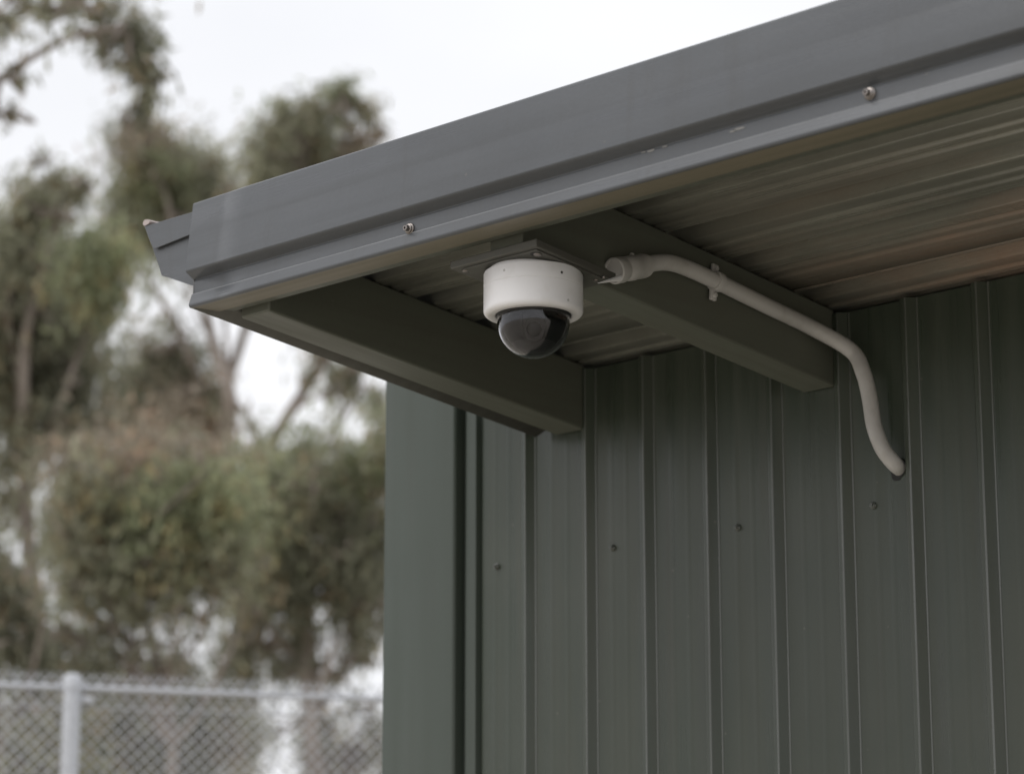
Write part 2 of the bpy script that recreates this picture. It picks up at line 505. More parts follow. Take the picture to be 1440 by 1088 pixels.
# fascia
fp = [(2.640, 2.6615), (2.6215, 2.6635), (2.6195, 2.661), (2.6165, 2.612), (2.6105, 2.553), (2.6125, 2.5505), (2.6275, 2.5415),
      (2.6262, 2.5385), (2.6262, 2.5195), (2.6240, 2.5188), (2.6238, 2.5172), (2.6180, 2.5010), (2.6190, 2.4978), (2.6215, 2.4965), (2.6660, 2.4965), (2.6662, 2.4985), (2.6855, 2.4985), (2.6862, 2.510)]
prof = round_profile(fp, 0.0016, 3)
joint_x = []
def fascia_piece(xa, xb, dy=0.0):
    st = [xa + (xb - xa) * i / 40 for i in range(41)]
    def fn(p, x):
        wob = 0.0009 * mnoise.noise(Vector((x * 2.1, p[1] * 9, 3))) 
        dent = 0.0022 * math.exp(-((x - xa) / .05) ** 2) * max(0, (p[1] - 2.62) / .04)
        return Vector((x, p[0] + wob - dy + dent, p[1]))
    V, F = extrude(prof, fn, st)
    F = [tuple(reversed(f)) for f in F]
    o = part('fascia', (V, F), M_FASCIA); ridge_glint(o, lambda c: 2.5168 < c.z < 2.5192 and c.y < 2.6255, M_FASCIA_GLINT)
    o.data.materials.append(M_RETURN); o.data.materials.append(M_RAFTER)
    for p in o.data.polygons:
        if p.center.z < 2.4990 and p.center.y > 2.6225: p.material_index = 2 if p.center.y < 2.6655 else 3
    autosmooth(o, 50); solid(o, 0.0008, 1)
    return o
fascia_piece(-3.172, XR)

# screws
def screw(loc, axis, R, m=M_SCREW, parent=shed, hexh=0.006):
    axis = Vector(axis).normalized()
    w1 = lathe([(0, 0), (R * 1.25, 0.0002), (R * 1.25, 0.0022), (R * 1.15, 0.003), (R * .98, 0.0034), (R, .0052), (R * .78, .006), (0, .006)], Vector(loc), axis, 20)
    hx = lathe([(R * .68, .0055), (R * .68, .0055 + hexh * .85), (R * .56, .0055 + hexh), (R * .3, .0055 + hexh), (R * .26, .0055 + hexh * .55), (0, .0055 + hexh * .5)], Vector(loc), axis, 6)
    V, F = merge(w1, hx)
    o = obj('screw', V, F, m, parent); autosmooth(o, 35)
    if parent is shed: keep(o)
    return o
p = on(577, 322, 1, 2.626); screw((p.x, 2.6262, p.z), (0, -1, -.05), 0.0068)
p = on(1224, 132, 1, 2.626); screw((p.x, 2.6262, p.z), (0, -1, -.05), 0.0068)
for x in (-1.16, -0.52, 0.12, 0.76, 1.4): screw((x, 2.6262, 2.528), (0, -1, -.05), 0.0068)
xw = -3.279
while xw < BX1 - .1:
    if abs(xw + 2.215) < .02: xw += .266
    screw((xw, YW, 2.209), (0, -1, 0), 0.0046, M_WALL_GLINT, hexh=0.0028)
    screw((xw, YW, 1.1), (0, -1, 0), 0.0046, M_WALL_GLINT, hexh=0.0028)
    xw += 0.266

# flaked paint spots on the fascia's middle face
for px, py, w_, h_ in ((1040, 181, .011, .0022), (1030, 185, .006, .0016), (915, 212, .009, .0018), (935, 206, .005, .0014), (905, 214, .004, .0012)):
    c = on(px, py, 1, 2.6255); rr_ = random.Random(px)
    V = [c + Vector((w_ * math.cos(2 * math.pi * i / 11) * rr_.uniform(.6, 1.1), 0, h_ * math.sin(2 * math.pi * i / 11) * rr_.uniform(.6, 1.1))) for i in range(11)]
    V = [Vector((v.x, 2.6258, v.z)) for v in V] + [Vector((v.x, 2.6254, v.z)) for v in V]
    F = [tuple(reversed(range(11, 22)))] + [(i, (i + 1) % 11, (i + 1) % 11 + 11, i + 11) for i in range(11)]
    part('paint_chip', (V, F), M_CHIP)
# gutter at the low end of the canopy: its end cap shows past the fascia
gp = [(205, 319), (208, 330), (213, 340), (215, 349), (219, 362), (224, 376), (227, 387), (268, 401), (290, 404)]
YG = 2.650
G = [on(x, y, 1, YG) for x, y in gp]
top_r = on(290, 296, 1, YG)
capV = [tuple(v) for v in G] + [tuple(top_r)]
nG = len(capV)
capV2 = [(v[0], v[1] + 0.0015, v[2]) for v in capV]
V = capV + capV2
F = [tuple(reversed(range(nG))), tuple(range(nG, 2 * nG))] + [(i, (i+1) % nG, (i+1) % nG + nG, i + nG) for i in range(nG)]
gut = bpy.data.objects.new('gutter', None); COL.objects.link(gut); gut.parent = shed; keep(gut)
o = part('gutter_end_cap', (V, F), M_FASCIA, parent=gut)
# upper half of the cap is folded proud, its lower lip throwing a thin shade
up = [on(x, y, 1, YG - .006) for x, y in [(203, 318), (207, 330), (212, 343), (216, 351), (276, 327), (290, 321), (290, 292)]]
nU = len(up)
V = [tuple(v) for v in up] + [(v.x, YG - .0002, v.z + (0.005 if 3 <= i_ <= 5 else 0)) for i_, v in enumerate(up)]
F = [tuple(reversed(range(nU))), tuple(range(nU, 2 * nU))] + [(i_, (i_+1) % nU, (i_+1) % nU + nU, i_ + nU) for i_ in range(nU)]
o = part('cap_fold', (V, F), M_FASCIA, parent=gut); bevel(o, .0012, 2); autosmooth(o)
prof = round_profile([(q[0], q[2]) for q in G[:7]] + [(G[-1][0], G[-1][2])], .003, 3)
rollc = Vector((G[0][0] + .006, 0, G[0][2] + .001))
roll = [(rollc.x + .0065 * math.cos(t), rollc.z + .0065 * math.sin(t)) for t in [math.radians(a_) for a_ in range(-60, 200, 20)]]
prof = [Vector(q) for q in roll] + prof
V, F = extrude(prof, lambda p, y: Vector((p[0], y, p[1])), [YG + .001, 3.0, 3.38])
o = part('gutter_trough', (V, F), M_FASCIA, parent=gut); autosmooth(o, 40); solid(o, .0008, -1)

V, F = tube([Vector((rollc.x, YG - .007, rollc.z + .003)), Vector((rollc.x + .001, YG + .03, rollc.z + .003)), Vector((rollc.x, 3.3, rollc.z + .003))], [.0048, .0048, .0048], 16)
V = [Vector((v[0] + .012 * max(0, min(1, (v[0] - rollc.x) / .0075)), v[1], v[2])) for v in V]
o = part('rolled_lip', (V, F), M_LIP, parent=gut); autosmooth(o, 40)

# ------------------------------------------------------------------ dome camera under the canopy
PZ0, PY0 = 2.472, 2.69
def onp(x, y, d=0.0): return on_slope(x, y, PZ0 + d, PY0, SL)
C0 = onp(750, 384)
Dd = (C0 - EYE).dot(_f)
RH = 70.0 * Dd / FPX
camr = empty('security_camera', (C0.x, C0.y, C0.z), 'white dome security camera with a smoked bubble, bolted under the canopy', 'security camera')
def cpart(name, vf, m, **k):
    o = obj(name, vf[0], vf[1], m, camr, **k); return keep(o)
# mounting plate: shallow folded tray following the rafter's fall
nc, lc, rc = onp(755, 346), onp(634, 379), onp(866, 397)
x_l, x_r = lc.x, nc.x - 0.001
y_f, y_b = nc.y, rc.y - 0.004
def zt(y): return PZ0 - SL * (y - PY0)
o = cpart('mounting_plate', boxm(x_l, x_r, y_f, y_b, zt(y_f), zt(y_f) + .0115, zt(y_b), zt(y_b) + .0115), M_PLATE); bevel(o, .0015, 2); autosmooth(o)
q = onp(740, 361); 
o = cpart('backing_plate', boxm(C0.x - .070, x_r - .006, y_f + .007, y_b - .02, zt(y_f + .007) - .0022, zt(y_f + .007) - .0002, zt(y_b - .02) - .0022, zt(y_b - .02) - .0002), M_PLATE); bevel(o, .0008, 2)
def bolt(px, py, R=.0048):
    b = onp(px, py, -.001)
    V, F = lathe([(0, 0), (R, 0), (R, .0015), (R * .8, .0028), (R * .3, .0032), (R * .22, .002), (0, .002)], b, Vector((0, -SL, -1)), 16)
    o = cpart('bolt', (V, F), M_SCREW); autosmooth(o, 35)
bolt(655, 380); bolt(838, 393); bolt(849, 389, .003)
b = onp(753, 357, -.0024)
V, F = lathe([(0, .0004), (.0085, .0004), (.0085, 0)], b, Vector((0, -SL, -1)), 24)
V = [Vector((b.x + (v.x - b.x), b.y + (v.y - b.y) * .75, v.z)) for v in V]
cpart('cable_hole', (V, F), M_BLACK)
V, F = lathe([(0, .0018), (.0045, .0016), (.006, .0006), (.0062, 0)], onp(756, 358, -.0026), Vector((0, -SL, -1)), 16)
o = cpart('bolt', (V, F), M_SCREW); autosmooth(o, 35)
# housing
H = .0625
ztop = C0.z - .0012
hp = [(RH * .985, ztop), (RH, ztop - .002), (RH, ztop - .0215), (RH * .994, ztop - .022), (RH * .994, ztop - .0226), (RH, ztop - .0232),
      (RH, ztop - H + .010)]
for t in range(0, 91, 15):
    a_ = math.radians(t); hp.append((RH - .008 + .008 * math.cos(a_), ztop - H + .008 - .008 * math.sin(a_)))
RI = .0525
hp += [(RI + .004, ztop - H), (RI + .0015, ztop - H + .001), (RI, ztop - H + .004), (RI, ztop - H + .014)]
cxy = Vector((C0.x, C0.y, 0))
V, F = lathe([(r_, h_) for r_, h_ in hp], cxy, Vector((0, 0, 1)), 96)
o = cpart('housing', (V, F), M_HOUSING); autosmooth(o, 35)
V, F = lathe([(0, ztop + .012), (RH * .9, ztop + .012), (RH * .9, ztop - .001)], cxy, Vector((0, 0, 1)), 64)
cpart('mounting_base', (V, F), M_HOUSING, smooth=False)
# small pry slots / screws in the housing skirt
for px, py in ((790, 383), (709, 380), (799, 422)):
    d = ray(px, py)
    # point of the ray on the cylinder
    ox, oy = EYE.x - C0.x, EYE.y - C0.y
    A_ = d.x**2 + d.y**2; B_ = 2 * (ox * d.x + oy * d.y); C_ = ox*ox + oy*oy - RH*RH
    t_ = (-B_ - math.sqrt(max(0, B_*B_ - 4*A_*C_))) / (2*A_)
    P_ = EYE + d * t_; nrm = Vector((P_.x - C0.x, P_.y - C0.y, 0)).normalized()
    V, F = lathe([(0, .0001), (.0019, .0003), (.0021, -.001)], P_, nrm, 12)
    cpart('housing_slot', (V, F), M_PVC if px != 790 else M_BLACK)
# gasket ring and bubble
RD = 51.0 * Dd / FPX
zc = ztop - H - .0085
V, F = lathe([(RI, zc + .018), (RI, zc + .0085), (RI - .0015, zc + .0065), (RD - .004, zc + .007), (RD - .004, zc + .018)], cxy, Vector((0,0,1)), 96)
o = cpart('gasket', (V, F), M_BLACK); autosmooth(o)
def dome_prof(R, zc, up=.016, n=28, e=1.0):
    pr = [(R, zc + up)]
    for i in range(n + 1):
        a_ = math.radians(90 * i / n); pr.append((R * math.cos(a_) if i < n else 0, zc - R * e * math.sin(a_)))
    return pr
V, F = lathe(dome_prof(RD, zc) + list(reversed(dome_prof(RD - .0022, zc))), cxy, Vector((0,0,1)), 96)
F = [tuple(reversed(f)) for f in F]
o = cpart('dome_bubble', (V, F), M_DOME, smooth=True)
# inner black liner with a slot, the pan-tilt ball and its lens
V, F = lathe([(RD - .004, zc + .015), (RD - .006, zc + .013), (0, zc + .013)], cxy, Vector((0,0,1)), 64)
cpart('liner', (V, F), M_SHROUD)
look = Vector((0.70, -0.70, -0.36)).normalized()
cb = Vector((C0.x, C0.y, zc - .006))
V, F = lathe([(.039 * math.sin(math.radians(a_)), .039 * math.cos(math.radians(a_))) for a_ in range(28, 181, 8)], cb, look, 48)
o = cpart('camera_ball', (V, F), M_MODULE, smooth=True)
V, F = lathe([(.0172, .029), (.0172, .0345), (.0150, .0365), (.0115, .0365), (.0105, .032), (0, .031)], cb, look, 40)
o = cpart('lens_ring', (V, F), M_MODULE); autosmooth(o)
V, F = lathe([(.0105, .032), (.008, .0345), (.004, .0358), (0, .036)], cb, look, 32)
o = cpart('lens', (V, F), M_LENS, smooth=True)
# bowl-shaped black liner with a slot facing the yard; a grey ball shows in the slot
la = math.atan2(look.y, look.x)
V, F = [], []
nu, nv = 44, 12
RL = RD - .0065
for i in range(nu + 1):
    for j in range(nv + 1):
        az_ = la + math.radians(21) + math.radians(318) * i / nu; el = math.radians(90 * j / nv)
        V.append(Vector((C0.x + RL * math.cos(el) * math.cos(az_), C0.y + RL * math.cos(el) * math.sin(az_), zc + .003 - RL * math.sin(el))))
for i in range(nu):
    for j in range(nv):
        a_ = i * (nv + 1) + j; F.append((a_, a_ + 1, a_ + nv + 2, a_ + nv + 1))
o = cpart('slotted_shroud', (V, F), M_SHROUD, smooth=True); solid(o, .0010, 0)

# ------------------------------------------------------------------ conduit
XB = -2.543
XP = XB + .0135
Rp = .0122
con = empty('conduit_pipe', tuple(on(1265, 657, 1, YW)), 'grey plastic conduit bending from the rafter down into the wall', 'conduit')
def kpart(name, vf, m=M_PVC, **k): return keep(obj(name, vf[0], vf[1], m, con, **k))
P = [on(880, 379, 0, XP), on(905, 373, 0, XP), on(932, 369, 0, XP), on(958, 374, 0, XP), on(1010, 397, 0, XP), on(1080, 431, 0, XP), on(1142, 461, 0, XP + .001)]
P += [on(1197, 493, 1, 3.372), on(1214, 524, 1, 3.372), on(1223, 560, 1, 3.372), on(1229, 598, 1, 3.372), on(1241, 630, 1, 3.376), on(1257, 651, 1, 3.392), on(1268, 660, 1, 3.415)]
path, rad = smooth_path(P, [Rp] * len(P), 8)
kpart('pipe', tube(path, rad, 28), smooth=True)
# female coupling with an open socket
ca, cb2 = on(863, 381, 0, XP), on(907, 373.5, 0, XP)
ax = (cb2 - ca).normalized(); Lc = (cb2 - ca).length
V, F = lathe([(.0135, .012), (.0150, .012), (.0150, .0), (.0172, -.0005), (.0192, .001), (.0192, .017), (.0182, .0185), (.0182, .020), (.0176, .0215), (.0180, .023), (.0186, Lc * .6), (.0178, Lc * .62), (.0182, Lc * .9), (.0170, Lc), (.0120, Lc + .0005)], ca, ax, 48)
o = kpart('coupling', (V, F)); autosmooth(o, 35)
V, F = lathe([(0, .0025), (.0148, .0025)], ca, ax, 32)
kpart('socket_cable', (V, F), M_PVC)
t1 = on(889, 357, 0, XP); t0 = on(887, 368, 0, XP)
V, F = tube([t0, (t0 + t1) / 2, t1], [.0050, .0042, .0036], 10)
o = kpart('coupling_lug', (V, F)); autosmooth(o)
w0, w1 = on(872, 391, 0, XP + .022), on(841, 398, 0, XP + .030)
V, F = tube([w0, w0.lerp(w1, .4), w1], [.0048, .0028, .0006], 10)
o = kpart('cable_tail', (V, F), M_HOUSING); autosmooth(o)
# saddle clip
sc = on(1008, 396, 0, XP); sd_ = (on(1040, 411, 0, XP) - on(980, 383, 0, XP)).normalized()
V, F = lathe([(.0124, -.0065), (.0148, -.0065), (.0152, -.0055), (.0152, .0055), (.0148, .0065), (.0124, .0065)], sc, sd_, 32)
o = kpart('saddle_clip', (V, F)); autosmooth(o, 35)
upv = Vector((0, 0, 1)); upv = (upv - sd_ * upv.dot(sd_)).normalized()
def lug(s, w=.011, nm='clip_tab'):
    c = sc + upv * s * .020 + Vector((-.006, 0, 0))
    e = [sd_ * .0065, upv * .0085, Vector((.0032, 0, 0))]
    V = [c + e[0]*i + e[1]*j + e[2]*k_ for k_ in (-1, 1) for j in (-1, 1) for i in (-1, 1)]
    F = [(0,2,3,1),(4,5,7,6),(0,1,5,4),(2,6,7,3),(0,4,6,2),(1,3,7,5)]
    o = kpart(nm, (V, F)); bevel(o, .0018, 2); autosmooth(o)
    V, F = lathe([(0, .0075), (.0030, .007), (.0042, .005), (.0042, 0)], c + upv * s * .001, Vector((1, 0, 0)), 12)
    o = kpart('clip_screw', (V, F)); autosmooth(o)
lug(1); lug(-1)
# ragged hole where it enters the sheet
hc = on(1263, 658, 1, YW)
V = [Vector((hc.x, YW - .0012, hc.z))]; nh = 26
for i in range(nh):
    a_ = 2 * math.pi * i / nh; rr = .0165 + .002 * math.sin(3 * a_ + 1) + random.uniform(-.0008, .0008)
    V.append(Vector((hc.x + rr * .95 * math.cos(a_), YW - .0012, hc.z + rr * 1.08 * math.sin(a_))))
F = [(0, 1 + (i + 1) % nh, 1 + i) for i in range(nh)]
kpart('wall_hole', (V, F), M_BLACK)

# ------------------------------------------------------------------ chain-link fence
ZF = 2.6
A0, A1 = on(0, 958, 2, ZF), on(545, 978, 2, ZF)
fd = Vector((A1.x - A0.x, A1.y - A0.y, 0)); fd.normalize()
PB = on(100, 960, 2, ZF)      # the post in view
fence = empty('chain_link_fence', (PB.x, PB.y, 0), 'galvanised chain-link fence in front of the gum trees', 'fence')
def fpart(name, vf, m=M_GALV, **k): return keep(obj(name, vf[0], vf[1], m, fence, **k))
fn_ = Vector((-fd.y, fd.x, 0))
base_post = None
for kx in (-2, -1, 0, 1, 2):
    b = Vector((PB.x, PB.y, 0)) + fd * 2.7 * kx
    if base_post is None:
        V, F = lathe([(.030, 0), (.030, 2.575), (.033, 2.575), (.033, 2.600), (.028, 2.618), (.012, 2.628), (0, 2.629)], Vector((0,0,0)), Vector((0,0,1)), 20)
        o = obj('post', V, F, M_GALV, fence); autosmooth(o, 35); base_post = o
    else:
        o = base_post.copy(); COL.objects.link(o); o.parent = fence
    keep(o); o.location = b + fn_ * -.035
rs, re = -6.0, 5.6
p0 = Vector((PB.x, PB.y, 2.585)) + fd * rs; p1 = Vector((PB.x, PB.y, 2.585)) + fd * re
fpart('top_rail', tube([p0, p1], [.0105, .0105], 12), smooth=True)
for zz in (2.52, 1.3): 
    V, F = tube([p0 + Vector((0,0,zz-2.585)) - fn_*.004, p1 + Vector((0,0,zz-2.585)) - fn_*.004], [.0022, .0022], 5); fpart('tension_wire', (V, F))
# tension band near the post
c = Vector((PB.x, PB.y, 2.54)) + fd * .05 - fn_ * .03
V, F = lathe([(.012, -.012), (.024, -.012), (.026, 0), (.024, .012), (.012, .012)], c, Vector((0,0,1)), 14); fpart('rail_clamp', (V, F), smooth=True)
# woven wires: each a zig-zag from top to bottom
pitch = .046; nW = int((re - rs) / pitch); nS = int(2.55 / (pitch * .5))
Vv, Ff = [], []
wr = .0024
for w in range(nW):
    x0 = rs + w * pitch
    for s_ in range(nS):
        za, zb = 2.625 - s_ * pitch * .5, 2.625 - (s_ + 1) * pitch * .5
        if za < 1.2 and False: break
        xa, xb = (x0, x0 + pitch * .5) if s_ % 2 == 0 else (x0 + pitch * .5, x0)
        if w % 2: pass
        oa = .003 if s_ % 2 == 0 else -.003
        pa = Vector((PB.x, PB.y, za)) + fd * xa + fn_ * oa; pb = Vector((PB.x, PB.y, zb)) + fd * xb - fn_ * oa
        t = (pb - pa).normalized(); n1 = t.cross(fn_).normalized() * wr; n2 = fn_ * wr
        b0 = len(Vv)
        for q in (pa, pb): Vv += [q + n1, q + n2, q - n1, q - n2]
        for k_ in range(4):
            k2 = (k_ + 1) % 4; Ff.append((b0 + k_, b0 + k2, b0 + 4 + k2, b0 + 4 + k_))
# mirror set of wires crossing the first
n0 = len(Vv)
for w in range(nW):
    x0 = rs + w * pitch + pitch
    for s_ in range(nS):
        za, zb = 2.625 - s_ * pitch * .5, 2.625 - (s_ + 1) * pitch * .5
        xa, xb = (x0, x0 - pitch * .5) if s_ % 2 == 0 else (x0 - pitch * .5, x0)
        oa = -.003 if s_ % 2 == 0 else .003
        pa = Vector((PB.x, PB.y, za)) + fd * xa + fn_ * oa; pb = Vector((PB.x, PB.y, zb)) + fd * xb - fn_ * oa
        t = (pb - pa).normalized(); n1 = t.cross(fn_).normalized() * wr; n2 = fn_ * wr
        b0 = len(Vv)
        for q in (pa, pb): Vv += [q + n1, q + n2, q - n1, q - n2]
        for k_ in range(4):
            k2 = (k_ + 1) % 4; Ff.append((b0 + k_, b0 + k2, b0 + 4 + k2, b0 + 4 + k_))
# knuckled ends twisted over the rail
for w in range(nW * 2):
    q = Vector((PB.x, PB.y, 2.622)) + fd * (rs + w * pitch * .5)
    V2, F2 = tube([q - fn_*.004, q + Vector((0,0,.009)) + fd * .004, q + Vector((0,0,.013)) + fn_ * .003], [.0022, .0022, .0016], 4)
    b0 = len(Vv); Vv += V2; Ff += [tuple(i + b0 for i in f_) for f_ in F2]
o = fpart('wire_mesh', (Vv, Ff)); o['kind'] = 'stuff'

# ------------------------------------------------------------------ gum trees
def leaves(clumps, name, parent, leaf_len=.13, leaf_w=.026, seed=1):
    """clumps: (centre, rx, rz, n, colour, sub). Hanging leaves gathered in sprays."""
    r = np.random.default_rng(seed)
    Vs, Cs = [], []
    for (c, rx, rz, n, colr, sub) in clumps:
        c = np.array(c)
        # sprays inside the clump's volume, denser near its surface
        k = max(6, int(sub))
        d = r.normal(size=(k, 3)); d /= np.linalg.norm(d, axis=1)[:, None]
        rad = np.minimum(np.abs(r.normal(0, .68, (k, 1))), 1.45)
        sc = c + d * rad * np.array([rx, rx, rz])
        si = r.integers(0, k, n)
        spr = r.uniform(.20, .38, k)[si][:, None] * max(rx, rz)
        g_ = r.normal(size=(n, 3)) * spr * np.array([.7, .7, 1.3])
        g_[:, 2] -= np.abs(g_[:, 2]) * .25
        pos = sc[si] + g_
        # leaf axis: mostly down
        ax_ = r.normal(size=(n, 3)) * .55; ax_[:, 2] -= .75
        ax_ /= np.linalg.norm(ax_, axis=1)[:, None]
        sd2 = np.cross(ax_, r.normal(size=(n, 3))); sd2 /= np.linalg.norm(sd2, axis=1)[:, None]
        L_ = (leaf_len * .8 * r.uniform(.6, 1.3, n))[:, None]; W_ = (leaf_w * .85 * r.uniform(.7, 1.3, n))[:, None]
        q = np.stack([pos, pos + ax_ * L_ * .45 + sd2 * W_ * .5, pos + ax_ * L_, pos + ax_ * L_ * .45 - sd2 * W_ * .5], 1)
        Vs.append(q)
        sprayc = r.uniform(.7, 1.35, k)[si][:, None]
        warm = (r.random(k) < .16)[si][:, None]
        col = np.array(colr)[None, :] * sprayc * r.uniform(.75, 1.25, (n, 1))
        col = np.where(warm & (r.random((n, 1)) < .7), col * np.array([1.25, 1.0, .9]), col)
        Cs.append(np.repeat(col, 4, 0))
    Q = np.concatenate(Vs).reshape(-1, 3); Cc = np.clip(np.concatenate(Cs), 0, 1); n = len(Q) // 4
    me = bpy.data.meshes.new(name)
    me.vertices.add(len(Q)); me.vertices.foreach_set('co', Q.astype(np.float32).ravel())
    me.loops.add(len(Q)); me.loops.foreach_set('vertex_index', np.arange(len(Q), dtype=np.int32))
    me.polygons.add(n); me.polygons.foreach_set('loop_start', np.arange(0, 4 * n, 4, dtype=np.int32))
    me.polygons.foreach_set('loop_total', np.full(n, 4, dtype=np.int32))
    me.update(calc_edges=True)
    at = me.color_attributes.new('leaf_colour', 'FLOAT_COLOR', 'POINT')
    at.data.foreach_set('color', np.concatenate([Cc, np.ones((len(Cc), 1))], 1).astype(np.float32).ravel())
    me.materials.append(M_LEAF)
    o = bpy.data.objects.new(name, me); COL.objects.link(o); o.parent = parent; keep(o)
    return o

GREY = (.305, .305, .218); GREEN = (.290, .312, .192); DARK = (.245, .248, .180); BROWN = (.330, .285, .222); PALE = (.125, .128, .092)
def tree(D, base_px, label, trunks, clumps, seed, dens=1.0, rad0=.16, leaf=1.0):
    """trunks: list of (pixel path from the ground up, start radius px); clumps: (px, py, rx, ry, colour, density, depth offset)"""
    b = on_depth(base_px, 1475, D); b.z = 0
    root = empty('gum_tree', tuple(b), label, 'tree', 'gum trees beyond the fence')
    first = True
    for ti, (pp, r0, r1) in enumerate(trunks):
        pts = []
        if first: pts.append(Vector((b.x, b.y, -.05)))
        rr_ = random.Random(seed * 31 + ti)
        for i, (x, y) in enumerate(pp):
            pts.append(on_depth(x, y, D + (rr_.uniform(-.25, .25) if i else 0)))
        n = len(pts); R0, R1 = r0 * D / FPX, r1 * D / FPX
        if first: R0 *= 1.15
        radii = [R0 + (R1 - R0) * i / (n - 1) for i in range(n)]
        path, rad = smooth_path(pts, radii, 6)
        path = [p_ + Vector((mnoise.noise(p_ * 1.3), mnoise.noise(p_ * 1.3 + Vector((9, 0, 0))), 0)) * .06 for p_ in path]
        o = obj('trunk' if first else 'branch', *tube(path, rad, 10), M_BARK, root, True); keep(o)
        first = False
    tp = [on_depth(x, y, D) for pp, _, _ in trunks for x, y in pp]
    cl = []; twV, twF = [], []
    for ci, (x, y, rx, ry, colr, de, dz) in enumerate(clumps):
        c = on_depth(x, y, D + dz); s = D / FPX
        n = int(rx * ry * 3.14 / 11.0 * de * dens * (D / 20) ** 2 / leaf ** 2 * 1.05)
        cl.append((c, rx * s, ry * s, max(n, 20), colr, 16 + rx * ry / 70))
        # twigs from the nearest trunk point into the clump
        near = min(tp, key=lambda q: (q - c).length)
        r2 = random.Random(seed * 7 + ci)
        for _ in range(3 + int(rx / 14)):
            e = c + Vector((r2.uniform(-1, 1) * rx * s * .8, r2.uniform(-1, 1) * rx * s * .8, r2.uniform(-.6, .8) * ry * s))
            st_ = near if (near - c).length < 2.2 * max(rx, ry) * s else c + Vector((r2.uniform(-.3, .3), 0, -1)) * ry * s
            m_ = (st_ + e) / 2 + Vector((r2.uniform(-.12, .12), r2.uniform(-.12, .12), -.06))
            path, rad = smooth_path([st_, m_, e], [.018, .012, .004], 4)
            tube(path, rad, 5, False, twV, twF)
    o = obj('twigs', twV, twF, M_BARK, root, True); keep(o); o['kind'] = 'stuff'
    leaves(cl, 'crown', root, .13 * leaf, .028 * leaf, seed)
    return root

# 1: near tree reaching in from the upper left
tree(15, -230, 'gum tree whose dark hanging clump reaches in at the upper left', [
    ([(-220, 900), (-200, 500), (-150, 260), (-60, 170), (15, 112), (75, 70), (130, 45), (180, 40)], 12, 2),
    ([(-150, 260), (-120, 100), (-60, -20), (40, -20), (110, 5)], 6, 2),
    ([(15, 112), (5, 160), (20, 190)], 4, 1)],
    [(192, 62, 40, 46, DARK, 1.5, 0), (208, 112, 28, 40, GREY, 1.3, .1), (198, 150, 20, 20, DARK, .9, 0), (150, 22, 52, 28, GREY, 1.0, .2), (150, 62, 26, 22, GREY, .6, 0),
     (62, 4, 60, 16, GREY, .9, -.2), (10, 20, 26, 20, GREY, .8, 0), (28, 95, 18, 14, GREY, .35, 0), (16, 148, 20, 16, GREY, .4, 0), (150, -60, 80, 50, GREY, .8, 0), (-90, 20, 110, 100, GREY, .8, 0)],
    1, 1.0)
# 2: large tree at the left edge
tree(19, 40, 'large gum tree at the left edge with a bright round clump low in its crown', [
    ([(50, 1300), (48, 1000), (52, 850), (38, 700), (30, 560), (45, 420), (80, 300), (105, 250)], 15, 3),
    ([(38, 700), (70, 610), (100, 540), (125, 450), (140, 390)], 7, 2),
    ([(30, 560), (10, 440), (15, 330)], 6, 2),
    ([(52, 850), (-30, 700), (-60, 500)], 8, 3)],
    [(42, 285, 36, 34, GREY, .8, 0), (20, 340, 48, 60, GREY, .9, 0), (18, 440, 60, 66, DARK, 1.0, .2), (88, 530, 66, 58, DARK, 1.15, .3), (70, 455, 44, 40, DARK, .8, 0),
     (142, 376, 56, 48, GREEN, 1.7, -.5), (112, 348, 28, 26, GREEN, 1.1, -.4), (80, 250, 36, 26, GREY, .45, 0), (108, 262, 26, 24, GREY, .6, 0), (60, 215, 20, 12, GREY, .25, 0),
     (135, 415, 50, 30, DARK, .9, 0), (40, 600, 50, 34, GREY, .35, 0), (15, 650, 26, 30, GREY, .35, 0), (95, 590, 50, 20, DARK, .55, 0), (-60, 520, 80, 160, GREY, .9, 0),
     (150, 585, 26, 26, GREY, .4, 0), (30, 500, 80, 70, GREY, 1.1, .6), (100, 500, 60, 50, GREY, 1.0, .7), (60, 380, 60, 50, GREY, .8, .6), (55, 290, 60, 40, GREY, .6, .5), (85, 480, 60, 70, DARK, 1.0, 1.0), (40, 420, 80, 110, DARK, 1.0, 1.2), (30, 600, 80, 50, GREY, .35, .9), (120, 600, 70, 34, BROWN, .4, .8), (10, 700, 40, 40, GREY, .4, .5)],
    2, 1.6)
